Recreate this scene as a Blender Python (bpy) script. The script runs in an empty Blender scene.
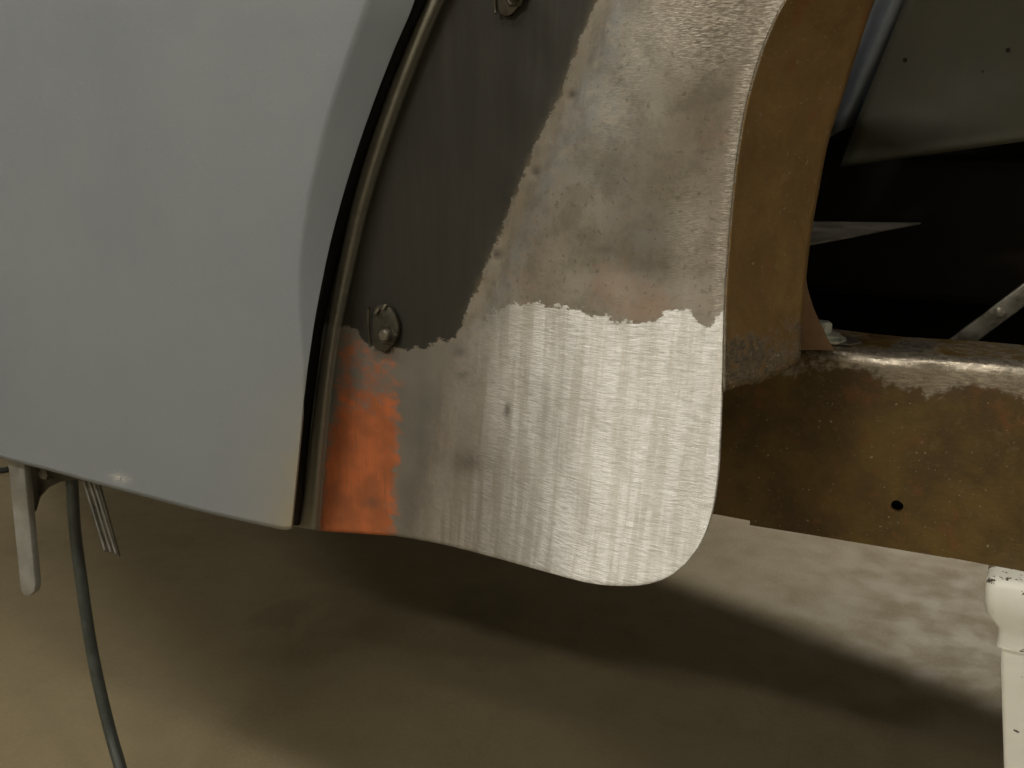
import bpy, bmesh, math, random
import numpy as np
from math import sin, cos, pi, radians, sqrt, exp
from mathutils import Vector, Matrix

random.seed(7)
# ------------------------------------------------------------------ scene frame
# world axes: x runs along the car, y goes in under the car, z is up (metres)
H, PITCH, YAW, FPX = 0.85, radians(15), radians(28), 1000.0
C = bpy.context.scene.collection
sc = bpy.context.scene
cam_d = bpy.data.cameras.new('camera')
cam = bpy.data.objects.new('camera', cam_d); C.objects.link(cam)
cam.location = (0, 0, H); cam.rotation_euler = (pi/2-PITCH, 0, YAW)
cam_d.sensor_width = 36; cam_d.lens = FPX/1024*36; cam_d.clip_start = 0.02
sc.camera = cam
sc.view_settings.view_transform = 'Standard'; sc.view_settings.look = 'None'
sc.view_settings.gamma = 1; sc.view_settings.use_curve_mapping = False
sc.view_settings.exposure = 0.0
w = bpy.data.worlds.new('world'); sc.world = w; w.use_nodes = True
w.node_tree.nodes['Background'].inputs[0].default_value = (0.9, 0.85, 0.75, 1)
w.node_tree.nodes['Background'].inputs[1].default_value = 0.05
CEIL = 2.9
# ceiling lamps: position, power, half-angle of spread, label
LAMPS = [
    ((-3.0, -0.38, CEIL-.12), 31, 'long white ceiling shop light over the free floor beside the grey door'),
    ((-0.55, -0.55, CEIL-.12), 16, 'long white ceiling shop light in front of the ground metal panel'),
    ((0.35, 4.6, CEIL-.12), 150, 'long white ceiling shop light on the far side of the car'),
]
LAMPS.insert(2, ((-1.25, -2.6, CEIL-.12), 66, 'added fill light by the front wall, built like a ceiling shop light'))  # unseen fill lamp, added to brighten the body from the front
LAMPS.append(((2.3, -0.5, CEIL-.12), 24, 'added light beyond the jack stand, built like a ceiling shop light'))  # unseen lamp, added to brighten the flange and rail from the right
LAMP_COL = (1.0, 0.95, 0.85)

# ------------------------------------------------------------------ helpers
def ray(px, py):
    u, v = (px-512)/FPX, (384-py)/FPX
    x, y, z = u, cos(PITCH)+v*sin(PITCH), -sin(PITCH)+v*cos(PITCH)
    return (x*cos(YAW)-y*sin(YAW), x*sin(YAW)+y*cos(YAW), z)
def at(px, py, d):                       # pixel -> point on the vertical plane y = d
    r = ray(px, py); t = d/r[1]
    return Vector((r[0]*t, d, H+r[2]*t))
def onz(px, py, z):                      # pixel -> point on the level plane at z
    r = ray(px, py); t = (z-H)/r[2]
    return Vector((r[0]*t, r[1]*t, z))

def crom(pts, n):                        # resample a polyline smoothly by arc length
    P = np.array(pts, float)
    L = np.concatenate([[0], np.cumsum(np.linalg.norm(np.diff(P, axis=0), axis=1))])
    T = np.linspace(0, L[-1], n)
    m = np.zeros_like(P)
    m[1:-1] = (P[2:]-P[:-2])/(L[2:]-L[:-2])[:, None]
    m[0] = (P[1]-P[0])/(L[1]-L[0]); m[-1] = (P[-1]-P[-2])/(L[-1]-L[-2])
    i = np.clip(np.searchsorted(L, T, side='right')-1, 0, len(P)-2)
    h = (L[i+1]-L[i])[:, None]; t = ((T-L[i])[:, None])/h
    return ((2*t**3-3*t**2+1)*P[i]+(t**3-2*t**2+t)*h*m[i]+(-2*t**3+3*t**2)*P[i+1]+(t**3-t**2)*h*m[i+1])
def curve_x(pts):                        # x as a function of y
    P = sorted((y, x) for x, y in pts); ys = [p[0] for p in P]; xs = [p[1] for p in P]
    return lambda y: float(np.interp(y, ys, xs))
def sstep(a, b, x):
    t = np.clip((x-a)/(b-a), 0, 1); return t*t*(3-2*t)

def link(name, me, mat=None, parent=None, smooth=True):
    o = bpy.data.objects.new(name, me); C.objects.link(o)
    if mat: me.materials.append(mat)
    if smooth:
        me.polygons.foreach_set('use_smooth', [True]*len(me.polygons))
    if parent: o.parent = parent
    return o
def mesh(name, verts, faces, mat, parent=None, smooth=True):
    me = bpy.data.meshes.new(name); me.from_pydata([tuple(v) for v in verts], [], faces); me.update()
    return link(name, me, mat, parent, smooth)
def from_bm(name, bm, mat, parent=None, smooth=False):
    me = bpy.data.meshes.new(name); bmesh.ops.recalc_face_normals(bm, faces=bm.faces[:])
    bm.to_mesh(me); bm.free(); return link(name, me, mat, parent, smooth)
def sharp(o, ang=35):
    o.data.set_sharp_from_angle(angle=radians(ang)); return o
def box_bm(a, b, bev=0.0, seg=2):
    bm = bmesh.new(); bmesh.ops.create_cube(bm, size=1)
    for v in bm.verts:
        v.co = Vector([(a[i]+b[i])/2+v.co[i]*(b[i]-a[i]) for i in range(3)])
    if bev: bmesh.ops.bevel(bm, geom=bm.edges[:], offset=bev, segments=seg, profile=.5, affect='EDGES')
    return bm
def prism(name, poly, vec, mat, parent=None, bev=0.0):       # 3-D polygon pushed along vec
    bm = bmesh.new(); vec = Vector(vec)
    a = [bm.verts.new(Vector(p)) for p in poly]; b = [bm.verts.new(Vector(p)+vec) for p in poly]
    n = len(a); bm.faces.new(a); bm.faces.new(b[::-1])
    for i in range(n): bm.faces.new((a[i], b[i], b[(i+1) % n], a[(i+1) % n]))
    bmesh.ops.recalc_face_normals(bm, faces=bm.faces[:])
    if bev: bmesh.ops.bevel(bm, geom=bm.edges[:], offset=bev, segments=2, profile=.5, affect='EDGES')
    return sharp(from_bm(name, bm, mat, parent, True), 40)
def tube(name, pts, r, mat, parent=None, n=12, seg=80):
    P = [Vector(p) for p in crom(pts, seg)]; vs = []; fs = []
    up = Vector((0, 1, 0.01))
    for i, p in enumerate(P):
        t = (P[min(i+1, seg-1)]-P[max(i-1, 0)]).normalized()
        s = t.cross(up).normalized(); q = s.cross(t)
        vs += [p+(s*cos(2*pi*k/n)+q*sin(2*pi*k/n))*r for k in range(n)]
    for i in range(seg-1):
        for k in range(n): fs.append((i*n+k, i*n+(k+1) % n, (i+1)*n+(k+1) % n, (i+1)*n+k))
    fs.append(tuple(range(n))); fs.append(tuple((seg-1)*n+k for k in range(n))[::-1])
    return mesh(name, vs, fs, mat, parent)
def lathe(name, prof, loc, axis, mat, parent=None, n=20, smooth=True):   # prof: (radius, height)
    vs = []; fs = []
    q = Vector((0, 0, 1)).rotation_difference(Vector(axis))
    for r, h in prof:
        vs += [Vector(loc)+q @ Vector((r*cos(2*pi*k/n), r*sin(2*pi*k/n), h)) for k in range(n)]
    for i in range(len(prof)-1):
        for k in range(n): fs.append((i*n+k, i*n+(k+1) % n, (i+1)*n+(k+1) % n, (i+1)*n+k))
    fs.append(tuple(range(n))[::-1]); fs.append(tuple((len(prof)-1)*n+k for k in range(n)))
    return sharp(mesh(name, vs, fs, mat, parent, smooth), 30)
def grid_faces(nr, nc):
    return [(i*nc+j, i*nc+j+1, (i+1)*nc+j+1, (i+1)*nc+j) for i in range(nr-1) for j in range(nc-1)]
def coons(bot, top, left, right):        # bot/top: n x 2, left/right: m x 2 -> m x n x 2
    n, m = len(bot), len(left)
    u = np.linspace(0, 1, n)[None, :, None]; v = np.linspace(0, 1, m)[:, None, None]
    B, T, L, R = bot[None], top[None], left[:, None], right[:, None]
    return ((1-v)*B+v*T+(1-u)*L+u*R-((1-u)*(1-v)*bot[0]+u*(1-v)*bot[-1]+(1-u)*v*top[0]+u*v*top[-1]))
def attr(me, name, vals):
    a = me.attributes.new(name, 'FLOAT', 'POINT'); a.data.foreach_set('value', np.asarray(vals, np.float32).ravel())
def empty(name, loc):
    o = bpy.data.objects.new(name, None); C.objects.link(o); o.location = loc; o.empty_display_size = .1; return o
def tag(o, label=None, cat=None, group=None, kind=None):
    if label: o['label'] = label
    if cat: o['category'] = cat
    if group: o['group'] = group
    if kind: o['kind'] = kind
    return o
def adopt(root):                         # children were built in world space
    bpy.context.view_layer.update()
    inv = Matrix.Translation(root.location).inverted()
    for c in root.children: c.matrix_parent_inverse = inv

# ------------------------------------------------------------------ materials
class NT:
    def __init__(s, name):
        s.m = bpy.data.materials.new(name); s.m.use_nodes = True; s.t = s.m.node_tree
        s.b = s.t.nodes['Principled BSDF']
    def n(s, typ, **kw):
        x = s.t.nodes.new(typ)
        for k, v in kw.items(): setattr(x, k, v)
        return x
    def l(s, a, b): s.t.links.new(a, b)
    def put(s, inp, v):
        if hasattr(v, 'is_output'): s.l(v, inp)
        elif isinstance(v, (tuple, list)) and len(v) == 3 and inp.type == 'RGBA': inp.default_value = (*v, 1)
        else: inp.default_value = v
    def coord(s, scale=(1, 1, 1), rot=(0, 0, 0)):
        g = s.n('ShaderNodeNewGeometry'); mp = s.n('ShaderNodeMapping')
        mp.inputs['Scale'].default_value = scale; mp.inputs['Rotation'].default_value = rot
        s.l(g.outputs['Position'], mp.inputs['Vector']); return mp.outputs[0]
    def noise(s, vec, scale, detail=4, rough=.55, dist=0):
        x = s.n('ShaderNodeTexNoise'); s.l(vec, x.inputs['Vector'])
        x.inputs['Scale'].default_value = scale; x.inputs['Detail'].default_value = detail
        x.inputs['Roughness'].default_value = rough; x.inputs['Distortion'].default_value = dist
        return x.outputs['Fac']
    def math(s, op, a, b=0.0, c=None, clamp=False):
        x = s.n('ShaderNodeMath', operation=op, use_clamp=clamp)
        s.put(x.inputs[0], a); s.put(x.inputs[1], b)
        if c is not None: s.put(x.inputs[2], c)
        return x.outputs[0]
    def ramp(s, v, a, b, lo=0.0, hi=1.0):
        x = s.n('ShaderNodeMapRange', interpolation_type='SMOOTHSTEP'); s.put(x.inputs[0], v)
        for i, q in zip((1, 2, 3, 4), (a, b, lo, hi)): s.put(x.inputs[i], q)
        return x.outputs[0]
    def mix(s, f, a, b):
        x = s.n('ShaderNodeMix', data_type='RGBA'); s.put(x.inputs[0], f); s.put(x.inputs[6], a); s.put(x.inputs[7], b)
        return x.outputs[2]
    def at(s, name):
        return s.n('ShaderNodeAttribute', attribute_name=name).outputs['Fac']
    def bump(s, h, strength=.2, dist=.001, prev=None):
        x = s.n('ShaderNodeBump'); x.inputs['Strength'].default_value = strength; x.inputs['Distance'].default_value = dist
        s.put(x.inputs['Height'], h)
        if prev: s.l(prev, x.inputs['Normal'])
        return x.outputs[0]
    def out(s, col=None, rough=None, metal=None, normal=None, **kw):
        for k, v in (('Base Color', col), ('Roughness', rough), ('Metallic', metal), ('Normal', normal), *kw.items()):
            if v is not None: s.put(s.b.inputs[k.replace('_', ' ')], v)
        return s.m
def simple(name, c1, c2, scale=30, rough=.5, metal=0.0, bump=.1, rvar=.15):
    t = NT(name); p = t.coord(); a = t.noise(p, scale, 6, .6); b = t.noise(p, scale*6, 3)
    f = t.ramp(t.math('ADD', t.math('MULTIPLY', a, .75), t.math('MULTIPLY', b, .25)), .35, .65)
    return t.out(t.mix(f, c1, c2), t.ramp(a, .3, .7, rough-rvar, rough+rvar), metal, t.bump(b, bump, .0006))

def m_concrete():
    t = NT('concrete'); p = t.coord()
    a = t.noise(p, 2.2, 6, .6, .3); b = t.noise(p, 14, 5, .6); c = t.noise(p, 180, 2)
    col = t.mix(t.ramp(a, .3, .7), (.208, .166, .092), (.246, .200, .116))
    col = t.mix(t.ramp(b, .48, .72, 0, .15), col, (.15, .12, .07))
    col = t.mix(t.ramp(c, .45, .75, 0, .22), col, (.34, .30, .22))
    st = t.noise(t.coord((1, 2.2, 1), (0, 0, .5)), 3.1, 5, .6, .6)
    col = t.mix(t.ramp(st, .58, .78, 0, .16), col, (.085, .07, .045))
    for (sx, sy), r_ in (((-.80, 1.42), .13), ((-.72, 1.30), .10), ((-1.12, 1.22), .07)):       # oil drips
        dn = t.n('ShaderNodeVectorMath', operation='DISTANCE'); t.l(p, dn.inputs[0]); dn.inputs[1].default_value = (sx, sy, 0)
        f_ = t.ramp(t.math('ADD', dn.outputs['Value'], t.math('MULTIPLY', t.math('SUBTRACT', b, .5), .25)), r_*.3, r_, .25, 0)
        col = t.mix(f_, col, (.06, .048, .03))
    vo = t.n('ShaderNodeTexVoronoi', feature='DISTANCE_TO_EDGE'); vo.inputs['Scale'].default_value = .75
    wv = t.n('ShaderNodeVectorMath', operation='ADD'); nz = t.n('ShaderNodeTexNoise'); nz.inputs['Scale'].default_value = 5
    t.l(p, nz.inputs['Vector']); sm = t.n('ShaderNodeVectorMath', operation='SCALE'); t.l(nz.outputs['Color'], sm.inputs[0]); sm.inputs[3].default_value = .25
    t.l(p, wv.inputs[0]); t.l(sm.outputs[0], wv.inputs[1]); t.l(wv.outputs[0], vo.inputs['Vector'])
    ck = t.ramp(vo.outputs['Distance'], .0, .003, .12, 0)
    col = t.mix(ck, col, (.10, .08, .05))
    return t.out(col, t.ramp(b, .3, .7, .55, .8), 0, t.bump(t.math('ADD', c, t.math('MULTIPLY', b, 2)), .15, .001))

def m_primer():
    t = NT('grey_primer'); p = t.coord(); a = t.noise(p, 5, 5, .6, .4); b = t.noise(p, 420, 2, .6); c = t.noise(p, 24, 4)
    col = t.mix(t.ramp(a, .3, .7), (.198, .220, .247), (.220, .242, .265))
    col = t.mix(t.ramp(b, .58, .78, 0, .25), col, (.34, .35, .34))
    tan = t.math('MULTIPLY', t.at('dust'), t.ramp(c, .25, .65, .5, 1))
    col = t.mix(tan, col, (.30, .262, .185))
    scuff = t.math('MULTIPLY', t.at('scuff'), t.ramp(t.noise(t.coord((1, 1, 5)), 260, 3), .42, .55))
    col = t.mix(scuff, col, (.62, .60, .55))
    return t.out(col, t.ramp(c, .3, .7, .42, .55), 0, t.bump(b, .10, .0004), Specular_IOR_Level=.5)

def m_panel():
    t = NT('ground_steel_panel'); p = t.coord()
    rag = t.noise(t.coord((1, 1, 1.8), (0, .2, 0)), 70, 6, .7)                        # raggedness of the sanded edges
    rg = t.math('MULTIPLY', t.math('SUBTRACT', rag, .5), 1.0)
    fine = t.noise(t.coord((.9, 1, 5), (0, -.55, 0)), 230, 4, .7)
    # directional grinder scratches, two crossing near-horizontal sets
    s1 = t.noise(t.coord((.5, .5, 9), (0, .22, 0)), 190, 3, .7)
    s2 = t.noise(t.coord((.5, .5, 9), (0, -.30, 0)), 150, 3, .7)
    scr = t.math('ADD', t.math('MULTIPLY', s1, .6), t.math('MULTIPLY', s2, .4))
    band = t.noise(t.coord((6.5, 1, .5), (0, 0.03, 0)), 15, 4, .6)      # upright chatter stripes
    big = t.noise(p, 9, 4, .55)
    bright = t.math('MULTIPLY', t.at('inb'), t.ramp(t.math('ADD', t.at('bright'), t.math('MULTIPLY', rg, 2.2)), .44, .56))
    dullm = t.mix(t.ramp(big, .35, .65), (.225, .195, .155), (.30, .27, .225))
    dullm = t.mix(t.math('MULTIPLY', t.at('blue'), t.ramp(rag, .3, .6, 0, .7)), dullm, (.19, .205, .205))
    dullm = t.mix(t.ramp(t.noise(p, 48, 5, .7), .42, .66, 0, .5), dullm, (.13, .112, .085))
    dullm = t.mix(t.ramp(t.noise(p, 16, 5, .6), .56, .70, 0, .4), dullm, (.29, .165, .10))
    sp = t.ramp(t.noise(p, 240, 2, .5), .62, .70, 0, .45)
    dullm = t.mix(sp, dullm, (.10, .085, .065))
    brm = t.mix(t.ramp(scr, .38, .60), (.58, .57, .535), (1.0, 1.0, 1.0))
    brm = t.mix(t.ramp(band, .38, .60, .55, 0), brm, (.46, .44, .39))
    brm = t.mix(t.math('MULTIPLY', t.at('soft'), .62), brm, (.27, .25, .215))
    col = t.mix(bright, dullm, brm)
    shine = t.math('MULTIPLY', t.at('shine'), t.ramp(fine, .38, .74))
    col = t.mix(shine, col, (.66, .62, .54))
    # primer remains
    prim = t.ramp(t.math('ADD', t.at('primer'), rg), .15, .85)
    gry = t.mix(t.ramp(big, .35, .65), (.115, .110, .095), (.17, .155, .13))
    col = t.mix(prim, col, gry)
    orm = t.ramp(t.math('ADD', t.at('orange'), t.math('MULTIPLY', rg, 1.7)), .22, .85)
    org = t.mix(t.ramp(t.noise(p, 35, 4), .35, .65), (.32, .095, .034), (.47, .130, .042))
    org = t.mix(t.ramp(t.noise(t.coord((9, 1, .5)), 60, 3), .55, .75, 0, .6), org, (.19, .085, .042))
    col = t.mix(orm, col, org)
    dk = t.ramp(t.math('ADD', t.at('paint'), t.math('MULTIPLY', rg, 1.3)), .43, .57)
    pnt = t.mix(t.ramp(big, .35, .65), (.015, .014, .009), (.019, .0175, .0115))
    col = t.mix(dk, col, pnt)
    col = t.mix(t.math('MULTIPLY', t.at('lip'), t.ramp(rag, .2, .6, .6, 1)), col, (.21, .20, .155))
    halo = t.math('MULTIPLY', t.at('halo'), t.ramp(rag, .35, .6))
    col = t.mix(halo, col, (.30, .23, .135))
    col = t.mix(t.math('MULTIPLY', t.at('mark'), t.ramp(rag, .25, .5, .5, 1)), col, (.07, .06, .05))
    cover = t.math('MAXIMUM', t.math('MAXIMUM', dk, orm), prim)
    met = t.math('MULTIPLY', t.math('SUBTRACT', 1.0, cover), t.math('ADD', t.math('MULTIPLY', bright, .53), .45))
    ro = t.math('ADD', t.math('MULTIPLY', bright, -.02), t.ramp(band, .35, .65, .45, .57))
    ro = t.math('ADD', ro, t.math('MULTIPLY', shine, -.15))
    ro = t.math('ADD', ro, t.math('MULTIPLY', dk, .18))
    bm = t.math('MULTIPLY', scr, t.math('MULTIPLY', t.math('SUBTRACT', 1.0, cover), t.math('MULTIPLY_ADD', bright, .8, .2)))
    bm = t.math('ADD', bm, t.math('MULTIPLY', fine, t.math('MULTIPLY', t.math('SUBTRACT', 1.0, bright), t.math('MULTIPLY_ADD', t.at('shine'), .7, .12))))
    nb = t.bump(bm, .55, .0012); nb = t.bump(band, .25, .002, nb); nb = t.bump(rag, .12, .001, nb)
    tg = t.n('ShaderNodeTangent', direction_type='UV_MAP', uv_map='flat')
    t.l(tg.outputs[0], t.b.inputs['Tangent'])
    return t.out(col, ro, met, nb, Anisotropic=t.math('MULTIPLY', bright, .92), Anisotropic_Rotation=.25)

def m_rust(name, lo, hi, spot, rough=.6, metal_at=None, metal_col=(.32, .28, .22)):
    t = NT(name); p = t.coord(); a = t.noise(p, 20, 6, .65, .3); b = t.noise(p, 130, 4, .6); c = t.noise(p, 45, 3)
    col = t.mix(t.ramp(a, .32, .68), lo, hi)
    col = t.mix(t.ramp(c, .58, .72, 0, .55), col, spot)
    col = t.mix(t.ramp(b, .56, .72, 0, .35), col, (.16, .12, .065))
    col = t.mix(t.ramp(t.noise(p, 300, 1), .70, .76, 0, .5), col, (.40, .37, .30))
    met, ro = 0.0, t.ramp(b, .3, .7, rough-.12, rough+.12)
    nb = t.bump(b, .3, .0008)
    if metal_at:
        sc_ = t.noise(t.coord((1, 1, 7), (0, .3, 0)), 120, 3, .65)
        f = t.ramp(t.math('ADD', t.at(metal_at), t.math('ADD', t.math('MULTIPLY', t.math('SUBTRACT', a, .5), 1.1), t.math('MULTIPLY', t.math('SUBTRACT', b, .5), .9))), .38, .66)
        mc = t.mix(t.ramp(sc_, .4, .66), tuple(x*.6 for x in metal_col), metal_col)
        col = t.mix(f, col, mc); met = t.math('MULTIPLY', f, .7)
        ro = t.math('ADD', ro, t.math('MULTIPLY', f, -.32))
        nb = t.bump(sc_, .25, .0008, nb)
    return t.out(col, ro, met, nb)

M = {}
M['concrete'] = m_concrete(); M['primer'] = m_primer(); M['panel'] = m_panel()
M['flange'] = m_rust('rusty_flange', (.16, .095, .032), (.225, .138, .050), (.22, .092, .032), .5, 'ground', (.36, .31, .24))
M['rail'] = m_rust('rusty_rail', (.066, .038, .008), (.122, .074, .013), (.16, .060, .014), .62, 'ground', (.40, .35, .28))
M['brace'] = simple('worn_steel', (.20, .18, .15), (.42, .39, .34), 60, .38, .7)
M['strap'] = simple('dull_strap', (.055, .05, .038), (.15, .14, .115), 45, .4, .3)
M['zinc'] = simple('zinc_plate', (.40, .42, .36), (.60, .62, .54), 90, .4, .55)
M['olive'] = simple('olive_paint', (.070, .070, .050), (.090, .086, .062), 12, .6)
M['blue'] = simple('blue_grey_paint', (.17, .20, .24), (.25, .28, .32), 14, .45)
M['black'] = simple('dark_chassis', (.012, .010, .008), (.030, .022, .016), 12, .8)
M['plate'] = simple('bare_plate', (.10, .09, .075), (.17, .155, .13), 25, .5, .3)
M['tanplate'] = simple('tan_bracket', (.17, .098, .048), (.22, .13, .065), 40, .6)
M['silver'] = simple('silver_bracket', (.24, .24, .225), (.32, .315, .295), 40, .5, .25)
M['cable'] = simple('dark_rubber', (.030, .036, .032), (.052, .060, .052), 50, .45)
M['clip'] = simple('oily_steel', (.028, .025, .017), (.060, .052, .036), 90, .42, .3)
M['nut'] = simple('bolt_steel', (.12, .11, .085), (.22, .20, .16), 120, .4, .5)
M['bead'] = simple('worn_lip_paint', (.15, .135, .10), (.24, .22, .17), 60, .5, .1)
M['wall'] = simple('wall_paint', (.56, .53, .46), (.60, .57, .50), 6, .8, 0, .05, .05)
M['housing'] = simple('lamp_housing', (.7, .7, .68), (.76, .76, .73), 6, .5, 0, .02, .05)
def m_white():
    t = NT('chipped_white_paint'); p = t.coord(); a = t.noise(p, 12, 4); b = t.noise(p, 110, 4, .6)
    col = t.mix(t.ramp(a, .3, .7), (.86, .86, .78), (.92, .92, .86))
    ch = t.ramp(t.math('ADD', b, t.math('MULTIPLY', t.at('edge'), .09)),   .70, .73)
    col = t.mix(ch, col, (.10, .085, .065))
    return t.out(col, .42, 0, t.bump(t.math('ADD', t.noise(p, 45, 3), t.math('MULTIPLY', ch, -.6)), .25, .0015))
M['white'] = m_white()
def m_tube():
    t = NT('lamp_tube'); return t.out((.9, .9, .85), .4, 0, None, Emission_Color=(*LAMP_COL, 1), Emission_Strength=6.0)
M['tube'] = m_tube()

# ------------------------------------------------------------------ the room
RX0, RX1, RY0, RY1 = -5.0, 5.0, -3.6, 7.0
def slab(name, a, b, mat):
    return tag(from_bm(name, box_bm(a, b), mat), kind='structure')
slab('floor', (RX0, RY0, -.1), (RX1, RY1, 0), M['concrete'])['label'] = 'tan stained concrete workshop floor with shadows under the car'
slab('ceiling', (RX0, RY0, CEIL), (RX1, RY1, CEIL+.1), M['wall'])
slab('wall_back', (RX0, RY1, 0), (RX1, RY1+.1, CEIL), M['wall'])
slab('wall_front', (RX0, RY0-.1, 0), (RX1, RY0, CEIL), M['wall'])
slab('wall_left', (RX0-.1, RY0, 0), (RX0, RY1, CEIL), M['wall'])
slab('wall_right', (RX1, RY0, 0), (RX1+.1, RY1, CEIL), M['wall'])
for (x, y, z), pw, lab in LAMPS:
    r = empty('shop_light', (x, y, CEIL)); tag(r, lab, 'ceiling light', 'ceiling shop lights')
    from_bm('housing', box_bm((x-.62, y-.12, z+.05), (x+.62, y+.12, CEIL), .01), M['housing'], r)
    for k in (-1, 1):
        lathe('lamp_tube', [(.013, 0), (.013, 1.2)], (x-.6, y+k*.06, z+.03), (1, 0, 0), M['tube'], r, 12)
    ld = bpy.data.lights.new('lamp_light', 'AREA'); ld.shape = 'RECTANGLE'; ld.size = 1.2; ld.size_y = .2
    ld.energy = pw; ld.color = LAMP_COL
    lo = bpy.data.objects.new('lamp_light', ld); C.objects.link(lo); lo.location = (x, y, z); lo.parent = r
    adopt(r)

# ------------------------------------------------------------------ the car
D = .68                                   # plane of the outer body skin
car = tag(empty('car', (-.6, 1.4, 0)), 'stripped car on stands with grey door, bare ground-steel panel and rusty frame', 'car')

# pixel traces of the panel's lines
GREY_EDGE = [(415, 0), (397, 40), (376, 100), (356, 150), (342, 200), (329, 250), (318, 300), (310, 353), (301, 426), (294, 500), (291, 529)]
BEAD_L = [(428, 0), (386, 100), (354, 200), (333, 300), (324, 353), (314, 426), (306, 500), (303, 528)]
BEAD_R = [(442, 0), (401, 100), (368, 200), (347, 290), (335, 353), (327, 426), (321, 500), (319, 531)]
CREASE = [(590, 0), (572, 45), (555, 92), (524, 158), (500, 220), (470, 290), (447, 345), (427, 400), (408, 460), (399, 510), (396, 536)]
BOTTOM = [(396, 536), (420, 540), (450, 546), (500, 559), (550, 573), (590, 583), (622, 586), (648, 584), (670, 576), (686, 563)]
RIGHT = [(686, 563), (699, 546), (709, 524), (715, 500), (719, 470), (721, 430), (723, 380), (724, 330), (725, 290), (728, 250), (732, 200), (738, 150), (747, 100), (760, 55), (774, 20), (785, 0), (806, -36), (836, -76), (878, -120), (930, -165), (990, -205)]
TOPY = -205
def extend_up(pts):                       # run a line on above the frame
    p = sorted(pts, key=lambda q: q[1]); (x0, y0), (x1, y1) = p[0], p[1]
    s = (x0-x1)/(y0-y1)
    return [(x0+s*(TOPY-y0)*1.15, TOPY)]+p
def line(pts, n): return crom(extend_up(pts)[::-1], n)      # bottom -> top

# ---- ground-steel panel
NR = 240
cr = line(CREASE, NR); bl = line(BEAD_L, NR); br = line(BEAD_R, NR)
cols = []                                  # (pixel curve, y offset)
def lerp(a, b, t): return a*(1-t)+b*t
hid = bl.copy(); hid[:, 0] -= 22; hid[:, 1] -= 3
cols.append((hid, .052)); cols.append((lerp(hid, bl, .5), .050)); cols.append((bl+[-2, 0], .046)); cols.append((bl+[0, 0], .030))
for t, d in ((.15, .022), (.35, .0165), (.55, .015), (.75, .0175), (.9, .024), (1.0, .029)): cols.append((lerp(bl, br, t), d))
for t in np.linspace(0, 1, 44)[1:]:
    cols.append((lerp(br, cr, t), .029+.003*sin(pi*t)))
NI = 120
bot = crom(BOTTOM, NI); rt = crom(RIGHT, NR)
top = np.stack([np.linspace(cr[-1][0], rt[-1][0], NI), np.full(NI, TOPY)], 1)
G = coons(bot, top, cr, rt)
def outer_d(u, v):
    rise = 1-np.exp(-(np.asarray(u)/.13)**1.5)
    return .029*(1-rise)-.006*np.sin(pi*u)**2
nc = len(cols)+NI-1
PX = np.zeros((NR, nc, 2)); DD = np.zeros((NR, nc))
for j, (cv, d) in enumerate(cols): PX[:, j] = cv; DD[:, j] = d
us = np.linspace(0, 1, NI)
for j in range(1, NI):
    PX[:, len(cols)-1+j] = G[:, j]; DD[:, len(cols)-1+j] = outer_d(us[j], 0)
X, Y = PX[..., 0], PX[..., 1]
def kick(y): return -.050*np.clip((y-270)/310, 0, 1.05)**1.3          # the lower part kicks outwards
DD += kick(Y)*np.concatenate([np.zeros(len(cols)-1), sstep(0, .65, us)])[None, :]
def blob(x, y, rx, ry=None, a=0):
    ry = ry or rx; dx, dy = X-x, Y-y; ca, sa = cos(a), sin(a)
    return np.exp(-(((dx*ca+dy*sa)/rx)**2+((-dx*sa+dy*ca)/ry)**2))
WELD = [(572, 95), (536, 172), (497, 255), (470, 330)]
for x, y in WELD[:3]: DD += .0022*blob(x, y, 4.5)
# hammered unevenness of the metal
hm = sum(a*np.sin(X*fx+Y*fy+ph) for a, fx, fy, ph in ((.0004, .06, .02, 0), (.0003, -.03, .07, 1), (.00025, .11, -.05, 2)))
DD += hm*sstep(450, 560, X)
V = [at(PX[i, j, 0], PX[i, j, 1], D+DD[i, j]) for i in range(NR) for j in range(nc)]
panel = mesh('ground_steel_panel', V, grid_faces(NR, nc), M['panel'], car)
uvl = panel.data.uv_layers.new(name='flat')
vi = np.empty(len(panel.data.loops), int); panel.data.loops.foreach_get('vertex_index', vi)
uvl.data.foreach_set('uv', np.array([(V[i].x, V[i].z) for i in vi], np.float32).ravel())
panel['label'] = 'bare brushed steel panel with rounded corner, orange primer patch and dark painted strip'
# painted / sanded areas
crx = curve_x(extend_up(CREASE)); CX = np.vectorize(crx)(np.clip(Y, TOPY, 536))
lx = np.interp(Y, [0, 340, 360, 535], [0, 0, 0, 0])
pe = np.interp(X, [320, 352, 372, 395, 430, 460], [322, 328, 348, 352, 344, 338])   # lower limit of dark paint
paint = sstep(13, -13, X-CX-6)*sstep(15, -15, Y-pe)
paint = np.where(X < CX-60, sstep(15, -15, Y-pe), paint)
below = sstep(-7, 7, Y-pe)
orange = below*sstep(412, 384, X+.06*(Y-440))*sstep(306, 328, X+.13*(Y-530))*(.36+.62*sstep(360, 450, Y))
orange = np.clip(orange+.25*blob(345, 350, 16, 30), 0, 1)*sstep(-4, 6, Y-300)
primer = below*sstep(45, -25, X-CX-10)*(1-.5*orange)
be = np.interp(X, [440, 480, 515, 560, 590, 625, 655, 664, 690, 700, 708, 724], [330, 318, 304, 306, 314, 322, 325, 314, 308, 324, 330, 306])
bright = sstep(-12, 12, Y-be); inb = sstep(-10, 110, X-CX)
soft = np.clip(sstep(560, 450, X-.15*(Y-450))+.6*blob(470, 465, 26, 34)+.35*blob(560, 420, 30, 60), 0, 1)
soft = soft*sstep(590, 520, Y*0+np.where(Y > 520, 500, Y))
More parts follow.
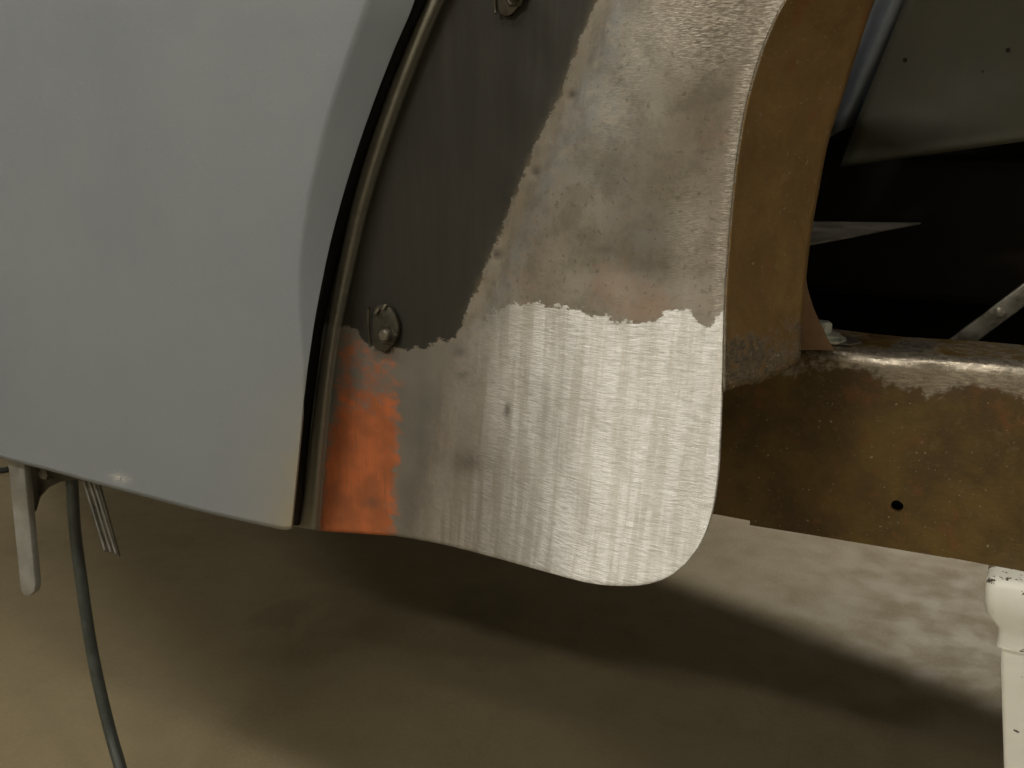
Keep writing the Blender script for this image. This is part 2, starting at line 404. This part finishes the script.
shine = np.clip(blob(725, 25, 55, 40, -.5)*.9+blob(690, 10, 60, 40)*.5+.75*np.exp(-((X-np.interp(Y, [0, 100, 250, 330], [775, 740, 721, 719]))/7)**2)*(Y < 400)+.5*blob(690, 235, 20, 50)+.35*blob(600, 70, 50, 70, .3), 0, 1)*sstep(30, 70, X-CX)
blue = np.clip(blob(610, 120, 40, 85, .25)+.8*np.exp(-((X-CX-32)/16)**2)+.6*blob(640, 240, 40, 50), 0, 1)*(Y < 330)
mark = np.clip(sum(.9*blob(x, y, 4.2) for x, y in WELD[:3])+.8*blob(507, 410, 3, 7)+.5*blob(468, 462, 16, 12)+.6*blob(462, 375, 6, 4)+.6*blob(460, 352, 6, 4)+.5*blob(372, 503, 9, 5)+.35*blob(600, 250, 14, 5), 0, 1)
lip = np.zeros_like(X); lip[:, 4:9] = 1.0; lip[:, 9] = .6; lip[:, 3] = .5
halo = np.exp(-((X-CX-14)/9)**2)*sstep(345, 300, Y)*.4
for nm, a in (('paint', paint), ('orange', orange), ('primer', primer), ('bright', bright), ('soft', soft), ('shine', shine), ('blue', blue), ('mark', mark), ('halo', halo), ('lip', lip), ('inb', inb)):
    attr(panel.data, nm, a)
sm = panel.modifiers.new('thickness', 'SOLIDIFY'); sm.thickness = .0016; sm.offset = -1

# ---- wheel-arch flange folded back from the panel's right edge
FR = 110
REAR = [(800, 362), (802, 330), (806, 280), (812, 230), (819, 190), (829, 140), (845, 90), (858, 50), (875, 0), (897, -45), (930, -90), (975, -135), (1040, -180)]
fe = np.array([p for p in RIGHT if p[1] <= 380]); fe = np.vstack([[(723.5, 392)], fe])
fe = crom(fe, FR); re_ = crom(REAR, FR)
prof = [(0, -.0005), (.012, -.0012), (.03, -.0002), (.05, .002)]
rows = []
for i in range(FR):
    a, b = fe[i], re_[i]; row = []
    for t, d in prof: row.append(at(*(a*(1-t)+b*t+(0, 0)), D+d+kick(a[1])))
    for t in np.linspace(.05, 1, 22)[1:]:
        q = a*(1-t)+b*t
        if i < 8: q = q+np.array([0, (1-i/8)*(5*sin(pi*t)*(1 if t > .35 else .3))])
        row.append(at(*q, D+.002+(t-.05)/.95*.088+kick(a[1])*(1-t)))
    rows.append(row)
fl = mesh('wheel_arch_flange', [v for r_ in rows for v in r_], grid_faces(FR, len(rows[0])), M['flange'], panel)
fl['label'] = 'rusty brown flange folded back around the wheel opening'
gz = np.array([v.co.z for v in fl.data.vertices]); gx = np.tile(np.arange(len(rows[0])), FR)/len(rows[0])
attr(fl.data, 'ground', np.clip(.62*sstep(.74, .675, gz)+.75*(gx < .14)*sstep(.14, .0, gx), 0, 1))
s2 = fl.modifiers.new('thickness', 'SOLIDIFY'); s2.thickness = .0016; s2.offset = -1

# ---- captive clips on the dark strip
def clip(px, py, sc_, ang, full=True):
    o = at(px, py, D+.029); k = .00085*sc_
    pts = []
    for i in range(28):
        a = 2*pi*i/28; rx, rz = 15+2*sin(3*a+1), 25+1.5*cos(2*a)
        x, z = rx*cos(a), rz*sin(a); pts.append((o.x+(x*cos(ang)-z*sin(ang))*k, o.y-.0028, o.z+(x*sin(ang)+z*cos(ang))*k))
    pl = prism('clip_plate', pts, (0, .004, 0), M['clip'], panel, .0007)
    q = Vector((o.x+5*k, o.y-.003, o.z-5*k))
    lathe('clip_nut', [(.0098*sc_, 0), (.0098*sc_, .0025), (.008*sc_, .004), (.0066*sc_, .0035)], q+Vector((0, .002, 0)), (0, -1, 0), M['clip'], panel, 6, False)
    lathe('clip_stud', [(.0048*sc_, 0), (.0048*sc_, .006), (.0036*sc_, .0075)], q, (0, -1, 0), M['nut'], panel, 14)
    tube('clip_rim', [(o.x+(-15+7*sin(pi*t)*-.2)*k, o.y-.0038, o.z+(-20+40*t)*k) for t in np.linspace(0, 1, 6)], .0015, M['clip'], panel, 8, 14)
    for dx, dz in ((-6, 17), (3, 22)):
        prism('clip_tooth', [(o.x+(dx+a)*k, o.y-.003, o.z+(dz+b)*k) for a, b in ((-3, -3), (0, -3.4), (4, 2), (1, 2.6))], (0, -.0022, 0), M['nut'], panel, .0004)
clip(385, 328, 1.08, -.18); clip(512, -10, .95, -.3)

# ---- grey primer door skin
DG = D-.022
def roll_w(z): return float(np.interp(z, [.60, .64, .68, .72, .78, .85, .93], [.0, .003, .010, .0165, .022, .026, .029]))   # rolled edge, fading out downwards
def crown_d(x, z): return .016*((z-.75)/.4)**2+.010*((x+.85)/.5)**2-.006
_py = np.array([p[1] for p in GREY_EDGE]); _pf = np.polyfit(_py, [p[0] for p in GREY_EDGE], 4)
ge = []
for x, y in [(float(np.polyval(_pf, y)), y) for y in np.linspace(0, 529, 11)]:
    p = at(x, y, DG)
    for _ in range(3): p = at(x, y, DG+roll_w(p.z)*.8+crown_d(p.x, p.z))
    ge.append(p)
ge2 = [(p.x, p.z) for p in ge][::-1]
sl = (ge2[-1][0]-ge2[-2][0])/(ge2[-1][1]-ge2[-2][1])
for dz in (.06, .14, .24): ge2.append((ge2[-1][0]+sl*dz*1.25*.5, ge2[10][1]+dz))
ZT = ge2[-1][1]
M_ = 150; N_ = 190
right = crom(ge2, M_)
def on_door(x, y):
    p = at(x, y, DG)
    for _ in range(3): p = at(x, y, DG+crown_d(p.x, p.z))
    return p
bpx = [on_door(x, y) for x, y in ((285, 530), (276, 528.5), (250, 523), (200, 511.5), (145, 497), (100, 485), (50, 471), (0, 458))]
bl_ = [(right[0][0], right[0][1])]+[(p.x, p.z) for p in bpx]
bl_ += [(-1.08, .487), (-1.18, .522), (-1.33, .587), (-1.5, .655), (-1.7, .735), (-2.1, .90)]  # unseen stretch, lower edge raised to slant the shadow on the floor
bq = crom(bl_, 1500); uq = np.linspace(0, 1, N_)**1.6
bottom = np.stack([np.interp(uq, np.linspace(0, 1, 1500), bq[:, k]) for k in (0, 1)], 1)[::-1]
left = np.stack([np.full(M_, bottom[0][0])-np.linspace(0, .1, M_), np.linspace(bottom[0][1], ZT, M_)], 1)
tp = np.stack([(left[-1][0]-right[-1][0])*(1-np.linspace(0, 1, N_))**1.6+right[-1][0], np.full(N_, ZT)], 1)
Gd = coons(bottom, tp, left, right)
vs = []; dust = []; scuff = []
sp_ = at(120, 482, DG)
for i in range(M_):
    for j in range(N_):
        x, z = Gd[i, j]; e = right[i][0]-x
        wd = roll_w(z)
        roll = max(0, wd-e)*.8
        vs.append((x, DG+roll+crown_d(x, z), z))
        dust.append(np.clip(exp(-max(e, 0)/.03)*float(sstep(.68, .5, z)), 0, 1))
        scuff.append(exp(-((x-sp_.x)/.012)**2-((z-sp_.z-.004)/.004)**2))
# finer grid near the edge
door = mesh('door_skin', vs, grid_faces(M_, N_), M['primer'], car)
door['label'] = 'grey primered door skin with a curved edge'
attr(door.data, 'dust', dust); attr(door.data, 'scuff', scuff)
s3 = door.modifiers.new('thickness', 'SOLIDIFY'); s3.thickness = .0025; s3.offset = -1
# black tube standing in for the shade down in the gap
gp = [at(x+(5 if y > 300 else 7), y, D+.040) for x, y in line(GREY_EDGE, 24)]
gp[0].z += .006
ws = tube('gap_shade_tube', gp, .0045, M['black'], car, 8, 60)

# ---- frame rail: closed box section with a rolled top edge and one open hole
RD, RZ0, RZ1 = .88, .4815, .657
hp = at(897, 506, RD); hr = .0052
def rail():
    bm = bmesh.new(); R = .013; x0, x1 = -1.6, .95
    zt = RZ1-R
    xs = sorted(set([x0, -1.2, -.8]+list(np.linspace(-.4, .3, 57))+[.6, x1]))
    hx = .016
    xs = sorted([x for x in xs if abs(x-hp.x) > hx]+[hp.x-hx, hp.x+hx]); 
    zs = sorted([z for z in np.linspace(RZ0, zt, 16) if abs(z-hp.z) > hx]+[hp.z-hx, hp.z+hx])
    arc = [(RD+R-R*cos(a), zt+R*sin(a)) for a in np.linspace(0, pi/2, 7)[1:]]
    back = [(RD+.075, RZ1), (RD+.075, RZ0)]
    prof = [(RD, z) for z in zs]+arc+back
    n = len(prof)
    def wob(x, y, z):      # slight hammering along the rolled edge
        k = float(sstep(zt-.03, zt, z)); return Vector((x, y-k*.0016*sin(x*43)+k*.0012*sin(x*97+1), z+k*.0012*sin(x*31+2)))
    g = [[bm.verts.new(wob(x, *p)) for p in prof] for x in xs]
    ih = xs.index(hp.x-hx); jh = zs.index(hp.z-hx)
    for i in range(len(xs)-1):
        for j in range(n):
            if i == ih and j == jh: continue
            bm.faces.new((g[i][j], g[i+1][j], g[i+1][(j+1) % n], g[i][(j+1) % n]))
    bm.faces.new(g[0][::-1]); bm.faces.new(g[-1])
    sq = [g[ih][jh], g[ih+1][jh], g[ih+1][jh+1], g[ih][jh+1]]
    K = 24; ring = [bm.verts.new((hp.x+hr*cos(2*pi*k/K-3*pi/4), RD, hp.z+hr*sin(2*pi*k/K-3*pi/4))) for k in range(K)]
    rin = [bm.verts.new(v.co+Vector((0, .004, 0))) for v in ring]
    for c in range(4):
        seg = [ring[(c*K//4+t) % K] for t in range(K//4+1)]
        for t in range(K//4): bm.faces.new((sq[c], seg[t+1], seg[t])) if t < K//4 else None
        bm.faces.new((sq[c], sq[(c+1) % 4], seg[-1]))
    for k in range(K): bm.faces.new((ring[k], ring[(k+1) % K], rin[(k+1) % K], rin[k]))
    return bm
bm = rail(); o = sharp(from_bm('frame_rail', bm, M['rail'], car, True), 40)
o['label'] = 'rusty brown box frame rail with a worn top edge'
co = np.array([v.co[:] for v in o.data.vertices])
gr = sstep(.612, .640, co[:, 2]+.006*np.sin(co[:, 0]*60))*(.45+.4*sstep(-.2, -.08, co[:, 0]))+.45*sstep(.641, .649, co[:, 2])*sstep(-.2, -.1, co[:, 0])
gr = np.where(co[:, 1] > RD+.011, .40, gr)
attr(o.data, 'ground', np.clip(gr, 0, 1)); railo = o
# lapped lower strip of the rail, starting beyond the panel
ns = at(750, 521, RD)
prism('rail_lap_plate', [(ns.x, RD, RZ0), (ns.x, RD, RZ0-.0045), (ns.x+.05, RD, RZ0-.003), (-.04, RD, RZ0-.0004), (-.04, RD, RZ0)], (0, .07, 0), M['rail'], car)

# body mount bracket, bolt and washers sitting on the rail
bz = RZ1+.001
tri = [at(x, y, .8765) for x, y in ((790, 350), (834, 350.5), (829, 342), (820, 324), (813, 308), (807, 288), (803, 262), (790, 250))]
prism('mount_bracket', tri, (0, .0025, 0), M['tanplate'], car, .0006)
b0 = Vector((onz(833, 343, bz).x-.008, .898, RZ1))
lathe('mount_washer', [(.016, 0), (.0172, .001), (.0172, .003), (.015, .004)], b0, (0, 0, 1), M['zinc'], car, 28)
lathe('mount_washer', [(.013, 0), (.014, .001), (.014, .0025), (.012, .0035)], b0+Vector((-.002, 0, .004)), (0, 0, 1), M['zinc'], car, 28)
lathe('mount_bolt', [(.0085, 0), (.0092, .001), (.0092, .008), (.0078, .0095)], b0+Vector((-.005, 0, .0075)), (0, 0, 1), M['zinc'], car, 6, False)
prism('mount_shim', [b0+Vector(q) for q in ((-.01, -.012, 0), (.022, -.010, 0), (.030, .004, 0), (.022, .02, 0), (-.01, .02, 0))], (0, 0, .0015), M['plate'], car)

# ---- inside the wheel opening
def inner(name, pix, d0, d1, mat, thick=.003):
    xs = [p[0] for p in pix]; lo, hi = min(xs), max(xs)
    return prism(name, [at(x, y, d0+(d1-d0)*(x-lo)/(hi-lo)) for x, y in pix], (0, thick, 0), mat, car, .0008)
# olive inner wing: creased sheet
iv = []; rowsY = [(-160, .0), (0, .0), (55, .004), (95, .0), (120, -.006), (140, -.014), (152, -.020), (160, -.024), (167, -.024)]
lxo = lambda y: float(np.interp(y, [-160, 0, 50, 110, 167], [975, 905, 885, 861, 840]))
NC = 30
for y, dd in rowsY:
    for j in range(NC):
        t = j/(NC-1); x = lxo(y)*(1-t)+1250*t
        yy = y-.14*(x-lxo(y))*float(sstep(40, 150, y))
        iv.append(at(x, yy, 1.13+.05*t+dd))
iw = mesh('inner_wing', iv, grid_faces(len(rowsY), NC), M['olive'], car); iw['label'] = 'dull olive inner wing panel'
iw.modifiers.new('thickness', 'SOLIDIFY').thickness = .002
for x, y in ((938, 80), (982, 72), (960, 115), (905, 60), (1008, 50), (878, 108)):
    lathe('rivet', [(.0022, 0), (.0018, .001)], at(x, y, 1.13+.05*(x-lxo(y))/(1250-lxo(y))+.001), (0, -1, 0), M['black'], iw, 8)
# blue-grey curved splash panel behind it
bv = []; edges = [((905, -150), (990, -150)), ((868, 0), (920, 0)), ((845, 60), (900, 40)), ((826, 110), (880, 80)), ((812, 148), (862, 118))]
for k, (a, b) in enumerate(edges):
    for t in np.linspace(0, 1, 12):
        bv.append(at(a[0]*(1-t)+b[0]*t, a[1]*(1-t)+b[1]*t, 1.14+.010*sin(t*9)))
bp = mesh('splash_panel', bv, grid_faces(len(edges), 12), M['blue'], car); bp['label'] = 'blue-grey ribbed splash panel'
bp.modifiers.new('thickness', 'SOLIDIFY').thickness = .002
# flat ledge plate behind the flange
n0 = at(790, 249, .80); zl = n0.z
lp = [onz(780, 250, zl), onz(806, 244, zl), onz(850, 236, zl), onz(885, 229, zl), onz(921, 222.5, zl), onz(780, 221, zl)]
prism('ledge_plate', lp, (0, 0, -.002), M['plate'], car, .0005)
# dark backing, crossmember and the light-blocking sheet over the bay
from_bm('bay_backing', box_bm((-1.5, 1.55, .535), (1.5, 1.57, 1.235)), M['black'], car)  # black sheet added behind the bay to keep its depth dark
from_bm('crossmember', box_bm((-.35, 1.36, .62), (.6, 1.54, .80), .012), M['black'], car)
from_bm('bay_side', box_bm((-.30, .80, .54), (-.285, 1.55, 1.25)), M['black'], car)
from_bm('bay_light_blocker', box_bm((-1.6, .74, 1.235), (1.5, 1.9, 1.25)), M['primer'], car)  # unseen sheet, added to keep overhead light out of the bay
# diagonal brace strap
pa, pb = at(948, 352, 1.0), at(1040, 283, 1.0)
dr = (pb-pa).normalized(); up = Vector((-dr.z, 0, dr.x))
wv = .0085
prism('brace_strap', [pa-up*wv, pb-up*wv, pb+up*wv, pa+up*wv], (0, .006, 0), M['strap'], car, .002)
pc = at(1000, 312, 1.0)
lathe('brace_bolt', [(.005, 0), (.005, .003), (.003, .004)], pc+Vector((0, .001, 0)), (0, -1, 0), M['nut'], car, 6, False)
# unseen floor pan, outline shaped to set the shadow on the floor
fp = [(-1.25, .76), (-.30, .76), (-.26, .90), (.95, .90), (.95, 1.84), (-.5, 2.25), (-2.6, 2.85), (-2.6, 1.30), (-1.8, .92)]
prism('shadow_pan', [(x, y, .515) for x, y in fp], (0, 0, .02), M['black'], car)

# ---- brackets hanging under the door
def px_prism(name, pix, d, thick, mat, bev=.001, parent=car):
    return prism(name, [at(x, y, d) for x, y in pix], (0, thick, 0), mat, parent, bev)
a = px_prism('step_bracket', [(2, 440), (21, 440), (27, 500), (35, 585), (34, 592), (29, 596.5), (23, 596), (20, 590), (14, 530), (8, 470)], .705, .010, M['silver'], .0025)
a['label'] = 'silver-grey bracket arm hanging under the door'
g = px_prism('bracket_gusset', [(20, 440), (95, 440), (92, 482), (74, 480), (60, 482), (47, 488), (38, 498), (34, 512), (26, 512)], .728, .004, M['clip'], .0008, a)
lathe('bracket_bolt', [(.008, 0), (.008, .004), (.006, .006)], at(46, 473, .729), (0, -1, 0), M['nut'], a, 6, False)
# second, folded bracket
f1 = px_prism('folded_bracket', [(76, 462), (95, 470), (119, 557), (111, 553), (103, 551)], .735, .003, M['strap'], .0006)
f1['label'] = 'ribbed metal strap hanging under the door'
for dx in (4, 10, 15):
    tube('strap_rib', [tuple(at(76+dx+t*25, 466+dx*.35+t*82, .7345)) for t in (0, .5, 1)], .0016, M['silver'], f1, 8, 8)
adopt(car)
bpy.context.view_layer.update()

# ------------------------------------------------------------------ other things
cp = [at(70, 440, .745), at(72, 480, .745), at(75, 530, .742), at(82, 585, .737), at(90, 640, .73), at(100, 690, .722), at(111, 735, .713), at(122, 775, .70)]
e = cp[-1]
cp += [(e.x+.022, .685, .03), (e.x+.05, .66, .0095), (e.x+.12, .60, .0075), (e.x+.2, .48, .0075), (e.x+.22, .30, .0075), (e.x+.1, .1, .0075)]
tag(tube('power_cable', [tuple(p) for p in cp], .0072, M['cable'], None, 12, 140), 'dark rubber cable hanging from under the grey door onto the floor', 'cable')

hz = .007
hp_ = [onz(x, y, hz) for x, y in ((-120, 474), (-60, 471), (-20, 470.5), (4, 470), (30, 462), (60, 455))]
tag(tube('air_hose', [tuple(p) for p in hp_], .0072, M['cable'], None, 10, 40), 'thin black hose lying on the floor behind the silver bracket', 'hose')

# jack stand under the rail
JX, JY, JT = .048, .905, RZ0
st = tag(empty('jack_stand', (JX, JY, 0)), 'white painted jack stand with chipped saddle under the rusty frame rail', 'jack stand')
lft = at(988, 575, JY-.05).x-JX; mid = at(998, 645, JY-.045).x-JX
def section(hw, hd, r, z, n=5):
    pts = []
    for cx, cy, a0 in ((1, 1, 0), (-1, 1, pi/2), (-1, -1, pi), (1, -1, 3*pi/2)):
        for k in range(n):
            a = a0+pi/2*k/(n-1); pts.append(Vector((JX+cx*(hw-r)+r*cos(a), JY+cy*(hd-r)+r*sin(a), z)))
    return pts
def loft(name, secs, mat, parent):
    m = len(secs[0]); vs = [v for s_ in secs for v in s_]
    fs = [(i*m+k, i*m+(k+1) % m, (i+1)*m+(k+1) % m, (i+1)*m+k) for i in range(len(secs)-1) for k in range(m)]
    fs += [tuple(range(m))[::-1], tuple((len(secs)-1)*m+k for k in range(m))]
    ob = sharp(mesh(name, vs, fs, mat, parent), 50); return ob
hw = -lft; hm_ = -mid
sd = loft('saddle', [section(hm_+.001, .046, .006, JT-.064), section(hm_+.0012, .0462, .006, JT-.052), section(hm_+.0025, .048, .006, JT-.046),
          section(hw-.0025, .0505, .007, JT-.034), section(hw-.0004, .053, .008, JT-.024), section(hw+.001, .053, .008, JT-.007), section(hw-.002, .051, .010, JT-.002), section(hw-.006, .047, .008, JT)], M['white'], st)
post = loft('post', [section(hm_-.026, .034, .004, .06), section(hm_-.026, .034, .004, .24), section(hm_-.0012, .0445, .004, JT-.0605)], M['white'], st)
attr(sd.data, 'edge', [1.0 if v.co.z > JT-.008 or abs(v.co.z-(JT-.064)) < .002 else 0 for v in sd.data.vertices])
attr(post.data, 'edge', [.45]*len(post.data.vertices))
for sx in (-1, 1):
    for sy in (-1, 1):
        f = Vector((JX+sx*.11, JY+sy*.11, 0)); tpv = Vector((JX+sx*.02, JY+sy*.025, .11))
        u1 = Vector((-sy*.5, sx*.5, 0)).normalized()*.014
        lg = prism('leg', [f-u1, f+u1, tpv+u1, tpv-u1], (0, 0, .012), M['white'], st)
        attr(lg.data, 'edge', [.3]*len(lg.data.vertices))
adopt(st)
